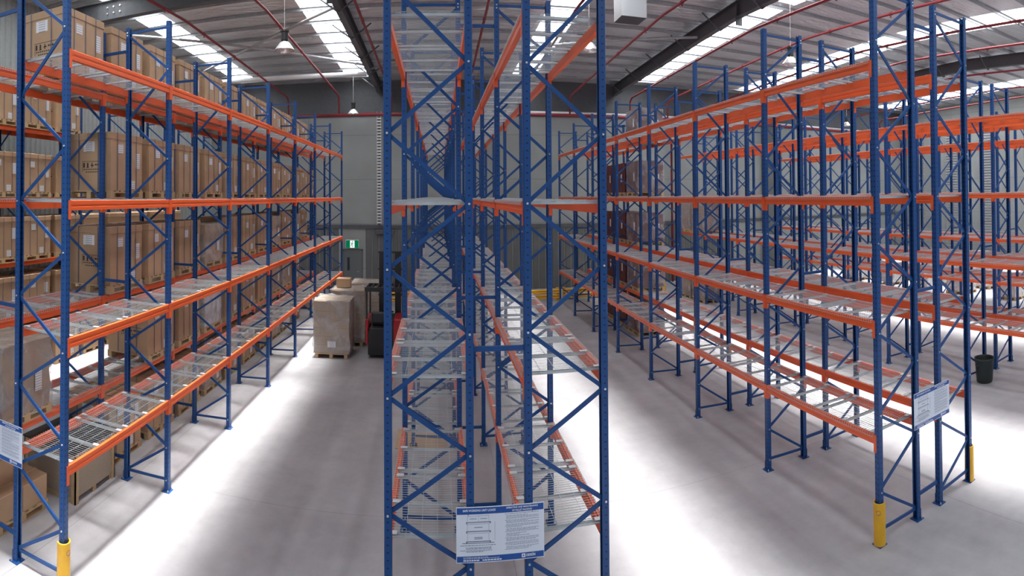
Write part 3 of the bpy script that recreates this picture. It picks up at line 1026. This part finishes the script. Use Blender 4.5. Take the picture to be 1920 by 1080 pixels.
def notice(x0, z0, label, yaw=0.0):
    W, Hh = 0.885, 0.55
    b = MB()
    b.box(0, W, -0.002, 0.002, 0, Hh)
    root = link('notice_board', b.mesh('notice_sheet', 'signwhite'), None, (x0, Y1 - 0.072, z0))
    tag(root, label, 'notice', 'safe load notices on the rack ends')
    def band(x, xx, z, zz, m, name):
        q = MB()
        q.box(x, xx, -0.0032, -0.0021, z, zz)
        link(name, q.mesh(name, m), root)
    band(0.006, W - 0.006, Hh - 0.072, Hh - 0.008, 'signblue', 'header_band')
    band(0.006, W - 0.006, 0.008, 0.066, 'signblue', 'footer_band')
    text_obj('SAFE WORKING UNIT LOADS', 0.030, 'text', root, (0.065, -0.004, Hh - 0.036), bold=0.0006, sx=0.82)
    text_obj('OPERATING AND MAINTENANCE', 0.024, 'text', root, (0.66, -0.004, Hh - 0.026), 'CENTER', 0.0005, 0.88)
    text_obj('OF PALLET RACKING', 0.024, 'text', root, (0.66, -0.004, Hh - 0.055), 'CENTER', 0.0005, 0.88)
    # beam load diagram
    q = MB()
    def L(x, xx, z, zz):
        q.box(x, xx, -0.0032, -0.0021, z, zz)
    for z in (0.395, 0.305, 0.205):
        L(0.098, 0.345, z, z + 0.008)
        for xx in (0.098, 0.332):
            L(xx, xx + 0.012, z - 0.012, z)
    L(0.06, 0.38, 0.190, 0.196)
    for z0_, z1_ in ((0.408, 0.46), (0.318, 0.38), (0.217, 0.29)):
        for xx in (0.11, 0.325):
            L(xx, xx + 0.002, z0_, z1_)
        L(0.11, 0.327, z1_, z1_ + 0.002)
    L(0.222, 0.2235, 0.408, 0.46)
    L(0.385, 0.387, 0.215, 0.40)
    for z in (0.435, 0.43):
        L(0.135, 0.205, z, z + 0.002)
        L(0.24, 0.31, z, z + 0.002)
    for z in (0.345, 0.245, 0.232):
        L(0.18, 0.262, z, z + 0.006)
    for z, xa_, xb_ in ((0.168, 0.04, 0.395), (0.146, 0.095, 0.35), (0.134, 0.1, 0.35), (0.118, 0.04, 0.36), (0.106, 0.1, 0.27)):
        x = xa_
        while x < xb_:
            w = rnd.uniform(0.012, 0.04)
            L(x, min(x + w, xb_), z, z + 0.005)
            x += w + 0.005
    link('load_diagram', q.mesh('load_diagram', 'signink'), root)
    q = MB()
    z = 0.462
    rows = 0
    while z > 0.095:
        x = 0.50 if rows % 4 else 0.488
        xe = 0.83 - (rnd.random() < 0.3) * rnd.uniform(0.02, 0.2)
        while x < xe:
            w = rnd.uniform(0.01, 0.035)
            L(x, min(x + w, xe), z, z + 0.0035)
            x += w + 0.005
        z -= 0.0125 if rows % 3 else 0.019
        rows += 1
    link('paragraph_text', q.mesh('paragraph_text', 'signink'), root)
    q = MB()
    for z, xa_, xb_ in ((0.052, 0.07, 0.32), (0.041, 0.07, 0.42), (0.018, 0.07, 0.21), (0.018, 0.26, 0.45)):
        x = xa_
        while x < xb_:
            w = rnd.uniform(0.012, 0.03)
            L(x, x + w, z, z + (0.012 if z < 0.02 else 0.004))
            x += w + 0.005
    for u in range(len(q.v)):
        q.v[u] = (q.v[u][0], q.v[u][1] - 0.0012, q.v[u][2])
    link('footer_text', q.mesh('footer_text', 'text'), root)
    # maker's mark: white square with a dark arrow, then the wordmark
    q = MB()
    q.box(0.655, 0.692, -0.0045, -0.0034, 0.02, 0.057)
    e = link('emblem', q.mesh('emblem', 'text'), root)
    q = MB()
    q.add([(0.664, -0.0052, 0.028), (0.684, -0.0052, 0.036), (0.668, -0.0052, 0.051)], [(0, 1, 2)])
    link('arrow', q.mesh('emblem_arrow', 'signblue'), e)
    text_obj('DEXION', 0.034, 'text', root, (0.70, -0.004, 0.038), bold=0.001, sx=0.72)
    for xx, zz in ((0.12, Hh - 0.075), (0.12, 0.065), (W - 0.12, Hh - 0.075), (W - 0.12, 0.065)):
        q = MB()
        q.tube([(xx, -0.009, zz), (xx, -0.002, zz)], 0.006, 8)
        link('rivet', q.mesh('rivet', 'bolt'), root)
notice(0.168, 1.405, 'blue and white load notice fixed across the end of the central racks')
notice(-6.03, 1.33, 'blue and white load notice on the end of the carton racks')
notice(6.37, 1.41, 'blue and white load notice beside the maroon-load rack, above the yellow guards')

# ------------------------------------------------------------------ building shell
b = MB()
b.box(XL - 0.3, XR + 0.3, YB, YW + 0.3, -0.2, 0.0)
struct('floor', b.mesh('floor', 'floor'), 'grey polished concrete warehouse floor', 'floor')

b = MB()
b.box(XL - 0.3, XR + 0.3, YW, YW + 0.25, 0.0, 11.6)
struct('wall_far', b.mesh('wall_far', 'wall'), 'grey concrete panel end wall', 'wall')
# lower cladding of the far wall, ribbed
b = MB()
x = XL
while x < 17.0:
    if not (-5.55 < x + 0.15 < -3.85):
        b.prism([(x, YW - 0.005), (x + 0.03, YW - 0.03), (x + 0.30, YW - 0.03), (x + 0.33, YW - 0.005)], 'z', 0.0, 3.3)
    x += 0.36
struct('wall_far_cladding', b.fix(b.mesh('wall_far_cladding', 'darkwall')), 'dark grey ribbed cladding on the lower end wall', 'wall')
b = MB()
b.box(XL, XR, YW - 0.04, YW - 0.0, 9.35, 11.6)
struct('wall_far_fascia', b.mesh('wall_far_fascia', 'rafter'), 'dark cladding at the top of the end wall', 'wall')
b = MB()
b.box(XL, XR, YW - 0.06, YW - 0.0, 3.3, 3.5)
struct('trim_1', b.mesh('trim_1', 'rafter'))
b = MB()
y = YB
while y < YW:
    b.prism([(XL, y), (XL + 0.045, y + 0.03), (XL + 0.045, y + 0.13), (XL, y + 0.16), (XL, y + 0.26), (XL - 0.05, y + 0.26), (XL - 0.05, y)], 'z', 0.0, 11.8)
    y += 0.26
struct('wall_left', b.fix(b.mesh('wall_left', 'ribbed')), 'ribbed grey steel side wall behind the cartons', 'wall')
b = MB()
b.box(XR, XR + 0.25, YB, YW, 0.0, 11.8)
struct('wall_right', b.mesh('wall_right', 'wall'), 'pale concrete side wall behind the white goods', 'wall')
# grey column on the far wall and louvred panels on the side wall
b = MB()
b.box(19.6, 20.35, YW - 0.3, YW, 0, 10.9)
struct('wall_pillar', b.mesh('wall_pillar', 'darkwall'))
for yy in (24.6, 21.3, 27.8):
    b = MB()
    for kz in range(46):
        b.box(XR - 0.14, XR - 0.02, yy - 0.5, yy + 0.5, 1.0 + kz * 0.19, 1.0 + kz * 0.19 + 0.13)
    b.box(XR - 0.03, XR, yy - 0.55, yy + 0.55, 0.95, 9.75)
    o = link('wall_louvre', b.mesh('wall_louvre', 'purlin'))
    tag(o, 'tall grey louvred panel on the pale side wall, %s' % {24.6: 'middle of three', 21.3: 'first one past the racks', 27.8: 'in the far corner'}[yy], 'louvre', 'louvred panels on the side wall')

# roof
ZR, SL, YR = 11.72, 0.032, 16.0
def zroof(y):
    return ZR - SL * abs(y - YR)
SKY = [(-10.2, 1.15), (-4.15, 1.2), (4.45, 1.2), (10.9, 1.8), (17.9, 1.6), (24.0, 1.6), (29.9, 2.0)]
edges = [XL - 0.3]
for x, w in SKY:
    edges += [x - w / 2, x + w / 2]
edges.append(XR + 0.3)
b = MB()
ys = [YB, YR, YW + 0.25]
for a in range(0, len(edges), 2):
    x0, x1 = edges[a], edges[a + 1]
    for i in range(2):
        y0, y1 = ys[i], ys[i + 1]
        n = 1
        z0, z1 = zroof(y0), zroof(y1)
        b.add([(x0, y0, z0), (x1, y0, z0), (x1, y1, z1), (x0, y1, z1), (x0, y0, z0 + 0.1), (x1, y0, z0 + 0.1), (x1, y1, z1 + 0.1), (x0, y1, z1 + 0.1)],
              [(0, 3, 2, 1), (4, 5, 6, 7), (0, 1, 5, 4), (1, 2, 6, 5), (2, 3, 7, 6), (3, 0, 4, 7)])
struct('ceiling', b.mesh('ceiling', 'foil'), 'silver foil lined roof with purlins', 'ceiling')
for k, (x, w) in enumerate(SKY):
    b = MB()
    for (y0, y1) in ((YB, YR - 0.35), (YR + 0.35, YW - 1.2)):
        b.add([(x - w / 2, y0, zroof(y0) + 0.04), (x + w / 2, y0, zroof(y0) + 0.04), (x + w / 2, y1, zroof(y1) + 0.04), (x - w / 2, y1, zroof(y1) + 0.04)], [(0, 3, 2, 1)])
    struct('window_%d' % (k + 1), b.mesh('skylight', 'sky'), 'translucent roof skylight strip', 'skylight')
    # foil closing the ends of the strip at ridge and eaves
    b = MB()
    for (y0, y1) in ((YR - 0.35, YR), (YR, YR + 0.35), (YW - 1.2, YW + 0.25)):
        b.add([(x - w / 2, y0, zroof(y0) + 0.05), (x + w / 2, y0, zroof(y0) + 0.05), (x + w / 2, y1, zroof(y1) + 0.05), (x - w / 2, y1, zroof(y1) + 0.05)], [(0, 3, 2, 1)])
    struct('ceiling_strip_%d' % (k + 1), b.mesh('ceiling_strip', 'foil'))
# purlins
b = MB()
y = 1.0
pur = []
while y < YW - 0.2:
    pur.append(y)
    z = zroof(y)
    b.box(XL, XR, y - 0.004, y + 0.004, z - 0.11, z - 0.002)
    b.box(XL, XR, y, y + 0.05, z - 0.11, z - 0.104)
    b.box(XL, XR, y - 0.065, y, z - 0.012, z - 0.002)
    y += 1.36
struct('ceiling_purlins', b.mesh('ceiling_purlins', 'purlin'))
# rafters, tapered haunch-free universal beams with an apex plate
RAF = [-16.0 + 12.87 * 0, -3.15, 9.75, 22.6]
for k, x in enumerate(RAF):
    if x < XL:
        continue
    b = MB()
    for (y0, y1) in ((YB, YR), (YR, YW)):
        za, zb = zroof(y0) - 0.112, zroof(y1) - 0.112
        for (dx, t0, t1) in ((0.11, 0.0, 0.018), (0.006, 0.018, 0.54), (0.11, 0.54, 0.56)):
            vs = []
            for (yy, zz) in ((y0, za), (y1, zb)):
                for xx in (x - dx, x + dx):
                    vs += [(xx, yy, zz - t1), (xx, yy, zz - t0)]
            b.add(vs, [(0, 1, 3, 2), (4, 6, 7, 5), (0, 2, 6, 4), (1, 5, 7, 3), (0, 4, 5, 1), (2, 3, 7, 6)])
    b.box(x - 0.12, x + 0.12, YR - 0.025, YR + 0.025, zroof(YR) - 0.95, zroof(YR) - 0.21)
    for i, yy in enumerate(pur):
        if i % 2 == 0:
            for s in (-1, 1):
                z = zroof(yy)
                b.tube([(x + s * 0.01, yy, z - 0.74), (x + s * 0.72, yy, z - 0.19)], 0.028, 8)
    struct('ceiling_rafter_%d' % k, b.fix(b.mesh('ceiling_rafter', 'rafter')))
# ridge girder west of the first rafter and cross bracing
b = MB()
z = zroof(YR) - 0.21
b.box(XL, -3.2, 15.15, 15.17, z - 0.62, z)
b.box(XL, -3.2, 15.03, 15.29, z - 0.64, z - 0.62)
b.box(XL, -3.2, 15.03, 15.29, z - 0.02, z)
b.cur = 1
for kx in range(3):
    for kz in range(2):
        b.tube([(-10.35 + 0.25 * kx, 15.15, z - 0.2 - 0.2 * kz), (-10.35 + 0.25 * kx, 15.12, z - 0.2 - 0.2 * kz)], 0.03, 8)
struct('ceiling_girder', b.mesh('ceiling_girder', 'rafter', 'bolt'))
b = MB()
for (xa_, ya_, xb_, yb_) in ((-11.5, 17.5, -3.3, 24.5), (-3.3, 17.5, -11.5, 24.5), (-3.2, 25.2, 9.7, 19.0)):
    b.tube([(xa_, ya_, zroof(ya_) - 0.5), (xb_, yb_, zroof(yb_) - 0.5)], 0.055, 8)
struct('ceiling_bracing', b.mesh('ceiling_bracing', 'purlin'))
b = MB()
b.tube([(XL, 24.6, 10.55), (-3.2, 24.6, 10.55)], 0.11, 12)
o = link('brace_tube', b.mesh('brace_tube', 'pipe_white', smooth=True))
tag(o, 'pale round strut spanning below the roof above the exit door', 'strut')

# sprinkler pipes along the roof, each with its heads, and the header along the far wall
PIPES = [-7.9, -5.15, -2.4, 1.5, 4.2, 6.95, 10.35, 12.6, 15.5, 18.1, 22.3, 26.4, 29.3]
pnames = ['above the cartons', 'above the empty rack backing onto cartons', 'above the reach truck aisle', 'above the central racks', 'just past the central racks',
          'above the rack ahead of the maroon loads', 'beside the dark rafter and skylight', 'above the rack beside the bin', 'just past the rack behind the bin rack',
          'above the far aisle racks', 'above the first column of white goods', 'above the white goods', 'close to the pale side wall']
for x, nm in zip(PIPES, pnames):
    b = MB()
    zo = 0.98
    b.tube([(x, YB, zroof(YB) - zo), (x, YR, zroof(YR) - zo), (x, YW - 1.4, zroof(YW) - zo + 0.02), (x, YW - 1.15, zroof(YW) - zo - 0.15), (x, YW - 1.1, 9.35)], 0.045, 10)
    o = link('sprinkler_pipe', b.mesh('sprinkler_pipe', 'pipe_red', smooth=True))
    tag(o, 'red sprinkler pipe under the roof, %s' % nm, 'pipe', 'red sprinkler pipes')
    for i in range(9):
        hd = MB()
        yy = 3.0 + i * 2.9
        z = zroof(yy) - zo
        hd.tube([(x, yy, z), (x, yy, z - 0.10)], 0.016, 6)
        hd.tube([(x, yy, z - 0.10), (x, yy, z - 0.108)], 0.035, 8)
        hd.tube([(x, yy - 0.06, z), (x, yy + 0.06, z)], 0.058, 8)
        link('sprinkler_head', hd.mesh('sprinkler_head', 'pipe_red'), o)
b = MB()
b.tube([(XL + 0.2, YW - 1.1, 9.3), (XR - 0.2, YW - 1.1, 9.3)], 0.085, 12)
o = link('sprinkler_main', b.mesh('sprinkler_main', 'pipe_red', smooth=True))
tag(o, 'thick red sprinkler main running across the far wall below the roof', 'pipe')
b = MB()
b.tube([(-1.5, YW - 0.132, 9.55), (XR - 0.2, YW - 0.132, 9.55)], 0.09, 12)
o = link('white_pipe', b.mesh('white_pipe', 'pipe_white', smooth=True))
tag(o, 'white pipe running across the far wall just above the red main', 'pipe')
b = MB()
b.tube([(13.2, YW - 0.25, 0.0), (13.2, YW - 0.25, 9.3), (13.2, YW - 1.1, 9.3)], 0.06, 10)
o = link('sprinkler_riser', b.mesh('sprinkler_riser', 'pipe_red', smooth=True))
tag(o, 'red vertical riser pipe on the far wall behind the maroon loads', 'pipe')

# cable ladder on the far wall
b = MB()
xl = -3.16
b.box(xl - 0.12, xl - 0.10, YW - 0.1, YW - 0.03, 3.5, 9.6)
b.box(xl + 0.10, xl + 0.12, YW - 0.1, YW - 0.03, 3.5, 9.6)
z = 3.6
while z < 9.5:
    b.box(xl - 0.10, xl + 0.10, YW - 0.09, YW - 0.05, z, z + 0.07)
    z += 0.16
o = link('cable_ladder', b.mesh('cable_ladder', 'pipe_white'))
tag(o, 'pale vertical cable ladder on the far wall near the exit door', 'cable ladder')

# exit door and sign
b = MB()
b.box(-5.15, -5.07, YW - 0.07, YW - 0.001, 0, 2.18)
b.box(-4.13, -4.05, YW - 0.07, YW - 0.001, 0, 2.18)
b.box(-5.15, -4.05, YW - 0.07, YW - 0.001, 2.10, 2.18)
d = struct('door_1', b.mesh('door_frame', 'darkwall'), 'grey exit door in the far wall', 'door')
b = MB()
b.box(-5.07, -4.13, YW - 0.05, YW - 0.005, 0.01, 2.10)
link('door_leaf', b.mesh('door_leaf', 'door'), d)
b = MB()
b.box(-4.90, -4.77, YW - 0.054, YW - 0.05, 1.05, 1.75)
link('vision_panel', b.mesh('vision_panel', 'doorpane'), d)
b = MB()
b.tube([(-4.25, YW - 0.06, 1.0), (-4.25, YW - 0.11, 1.0), (-4.37, YW - 0.11, 1.0)], 0.012, 8)
link('door_handle', b.mesh('door_handle', 'alu'), d)

b = MB()
b.box(-0.36, 0.36, -0.05, 0.05, 0, 0.46)
s = link('exit_sign', bevel(b.mesh('exit_sign_case', 'pipe_white'), 0.01, 1), None, (-4.62, YW - 0.06, 2.25))
tag(s, 'green running man exit sign above the exit door', 'exit sign')
b = MB()
b.box(-0.34, 0.34, -0.056, -0.051, 0.02, 0.42)
link('green_panel', b.mesh('green_panel', 'exitgreen'), s)
b = MB()
b.box(-0.115, 0.125, -0.060, -0.057, 0.03, 0.41)
link('white_doorway', b.mesh('white_doorway', 'exitwhite'), s)
b = MB()
def stroke(pts, w):
    for p, q in zip(pts, pts[1:]):
        b.bar((p[0], -0.064, p[1]), (q[0], -0.064, q[1]), w, 0.004, (0, 1, 0))
stroke([(0.0, 0.30), (-0.02, 0.19)], 0.05)
stroke([(-0.01, 0.20), (0.03, 0.14), (-0.01, 0.06)], 0.03)
stroke([(-0.02, 0.20), (-0.055, 0.13), (-0.10, 0.12)], 0.03)
stroke([(0.0, 0.29), (0.05, 0.24), (0.09, 0.26)], 0.022)
stroke([(0.0, 0.29), (-0.06, 0.28), (-0.08, 0.22)], 0.022)
b.tube([(0.015, -0.062, 0.355), (0.015, -0.066, 0.355)], 0.03, 12)
link('running_man', b.fix(b.mesh('running_man', 'exitgreen')), s)

# dark rolled-up shutter box on the far wall
b = MB()
b.box(-3.35, -2.35, YW - 0.22, YW - 0.031, 3.02, 3.26)
o = link('wall_heater', bevel(b.mesh('wall_box', 'rafter'), 0.02, 1))
tag(o, 'dark slim wall box beside the cable ladder, above the reach truck', 'wall box')

# yellow guard rails behind the rack ends
def rail(x0, x1, y, label):
    r = link('guard_rail', None, None, ((x0 + x1) / 2, y, 0))
    tag(r, label, 'guard rail', 'yellow guard rails')
    L = (x1 - x0) / 2
    for s in (-1, 1):
        b = MB()
        b.box(s * (L - 0.06) - 0.06, s * (L - 0.06) + 0.06, -0.06, 0.06, 0, 0.62)
        b.box(s * (L - 0.06) - 0.1, s * (L - 0.06) + 0.1, -0.1, 0.1, 0, 0.012)
        link('rail_post', b.mesh('rail_post', 'yellow'), r)
    for z in (0.20, 0.45):
        b = MB()
        b.prism([(-0.10, z - 0.1), (-0.13, z - 0.06), (-0.08, z), (-0.13, z + 0.06), (-0.10, z + 0.1), (-0.061, z + 0.1), (-0.061, z - 0.1)], 'x', -L, L)
        link('rail', b.fix(b.mesh('guard_rail_beam', 'yellow')), r)
rail(-3.3, -1.0, 26.0, 'yellow steel guard rail on the floor behind the reach truck')
rail(3.9, 5.75, 26.1, 'yellow steel guard rail at the far end of the centre aisle')
rail(5.95, 7.9, 26.1, 'yellow steel guard rail behind the far end of the maroon-load rack')
rail(9.2, 11.3, 26.1, 'yellow steel guard rail between the maroon-load rack and bin rack')

# mesh fence in front of the white goods' side wall
f = link('mesh_fence', None, None, (XR - 1.6, 20.0, 0))
tag(f, 'tall wire mesh security fence in front of the pale side wall', 'fence')
for i in range(5):
    b = MB()
    b.box(-0.03, 0.03, -0.03, 0.03, 0, 4.6)
    link('fence_post', b.mesh('fence_post', 'rafter'), f, (0, -9 + i * 4.5, 0))
for i in range(4):
    b = MB()
    for kz in range(31):
        b.box(-0.004, 0.004, 0.03, 4.47, 0.12 + kz * 0.145, 0.128 + kz * 0.145)
    for ky in range(31):
        b.box(-0.004, 0.004, 0.04 + ky * 0.147, 0.048 + ky * 0.147, 0.1, 4.5)
    b.box(-0.02, 0.02, 0.03, 4.47, 4.5, 4.54)
    b.box(-0.02, 0.02, 0.03, 4.47, 2.3, 2.34)
    link('mesh_panel', b.mesh('fence_mesh', 'purlin'), f, (0, -9 + i * 4.5, 0))

# high bay lamps
def lamp(x, y, z, label, lit=False):
    t = link('high_bay_lamp', None, None, (x, y, z))
    tag(t, label, 'lamp', 'hanging high bay lamps')
    b = MB()
    b.lathe([(0.07, 0.26), (0.12, 0.22), (0.20, 0.12), (0.275, 0.01), (0.28, 0.0), (0.27, 0.0), (0.19, 0.11), (0.11, 0.21), (0.06, 0.24)], 24)
    link('reflector', b.fix(b.mesh('lamp_reflector', 'alu', smooth=True)), t)
    b = MB()
    b.lathe([(0.001, 0.25), (0.085, 0.25), (0.10, 0.28), (0.10, 0.50), (0.125, 0.51), (0.125, 0.55), (0.001, 0.56)], 16)
    link('driver_housing', b.fix(b.mesh('lamp_driver', 'black')), t)
    b = MB()
    b.lathe([(0.001, 0.06), (0.10, 0.08), (0.13, 0.16), (0.09, 0.22)], 16)
    link('bulb', b.fix(b.mesh('lamp_bulb', 'lamp' if lit else 'pipe_white')), t)
    b = MB()
    b.tube([(0, 0, 0.55), (0, 0, zroof(y) - z - 0.19)], 0.008, 6)
    link('hanger', b.mesh('lamp_hanger', 'alu'), t)
lamp(-4.15, 14.55, 9.05, 'hanging bell lamp with black driver over the carton rack aisle')
lamp(-4.2, 27.2, 9.15, 'lit hanging bell lamp in front of the far wall above the exit door', True)
lamp(10.5, 14.1, 9.15, 'hanging lamp with black driver above the maroon-load rack aisle')
lamp(4.4, 15.6, 9.3, 'lit hanging lamp seen beside the central racks below the skylight', True)
lamp(23.2, 25.4, 9.2, 'lit hanging lamp far off above the white goods', True)

# square duct drop beside the central rack
b = MB()
b.box(-0.36, 0.36, -0.33, 0.33, 0, zroof(14.2) - 9.86 + 0.02)
dct = link('duct_drop', b.mesh('duct_drop', 'ducting'), None, (5.2, 14.25, 9.86))
tag(dct, 'square galvanised duct drop hanging from the roof beside the central rack', 'duct')
b = MB()
for i in range(9):
    b.bar((-0.33, -0.28 + i * 0.07, -0.01), (0.33, -0.28 + i * 0.07, -0.01), 0.04, 0.012)
b.box(-0.36, 0.36, -0.33, 0.33, -0.004, -0.001)
link('grille', b.mesh('duct_grille', 'grille'), dct)

# ------------------------------------------------------------------ daylight
# made-up tilt for each strip's area light, shifts its bright floor patch
LEAN = [0.0, -0.03, -0.115, -0.16, -0.1, -0.1, -0.1]
for k, (x, w) in enumerate(SKY):
    for (y0, y1) in ((YB + 0.3, YR - 0.5), (YR + 0.5, YW - 1.4)):
        l = bpy.data.lights.new('skylight_daylight', 'AREA')
        l.shape = 'RECTANGLE'
        l.size = w * 0.95
        l.size_y = (y1 - y0)
        l.energy = (19.0 if x < 0 else 13.0) * (y1 - y0) * w
        l.spread = math.radians(13.5)
        l.color = (1.0, 0.985, 0.95)
        o = bpy.data.objects.new('skylight_daylight', l)
        COL.objects.link(o)
        ym = (y0 + y1) / 2
        o.location = (x, ym, zroof(ym) - 0.22)
        o.rotation_euler = (math.atan(-SL if ym > YR else SL), -LEAN[k], 0)

w = bpy.data.worlds.new('World')
scene.world = w
w.use_nodes = True
bg = w.node_tree.nodes['Background']
bg.inputs['Color'].default_value = (0.82, 0.9, 1.0, 1)
bg.inputs['Strength'].default_value = 0.35  # added soft fill, let in by leaving out the wall behind the camera

# ------------------------------------------------------------------ camera: cylindrical sweep panorama
F, X0, H0, PITCH, ROLL = 1037.0, 821.43, 351.96, -0.0151, -0.0035
cam = bpy.data.cameras.new('camera')
cam.type = 'PANO'
cam.panorama_type = 'CENTRAL_CYLINDRICAL'
cam.central_cylindrical_radius = 1.0
cam.central_cylindrical_range_u_min = (0 - X0) / F
cam.central_cylindrical_range_u_max = (1920 - X0) / F
cam.central_cylindrical_range_v_min = -(1080 - H0) / F
cam.central_cylindrical_range_v_max = H0 / F
cam.clip_start = 0.05
cam.clip_end = 300
co = bpy.data.objects.new('camera', cam)
COL.objects.link(co)
cp, sp, cr, sr = math.cos(PITCH), math.sin(PITCH), math.cos(ROLL), math.sin(ROLL)
Rx = Matrix(((1, 0, 0), (0, cp, -sp), (0, sp, cp)))
Ry = Matrix(((cr, 0, sr), (0, 1, 0), (-sr, 0, cr)))
R = Ry @ Rx
co.matrix_world = Matrix.Translation((0, 0, H)) @ (R.transposed() @ Matrix.Rotation(PI / 2, 3, 'X')).to_4x4()
scene.camera = co

vs = scene.view_settings
vs.view_transform = 'Standard'
vs.look = 'None'
vs.gamma = 1
vs.exposure = 0.12
vs.use_curve_mapping = False
try:
    scene.cycles.use_denoising = True
    scene.cycles.max_bounces = 8
    scene.cycles.diffuse_bounces = 4
    scene.cycles.transparent_max_bounces = 12
except Exception:
    pass
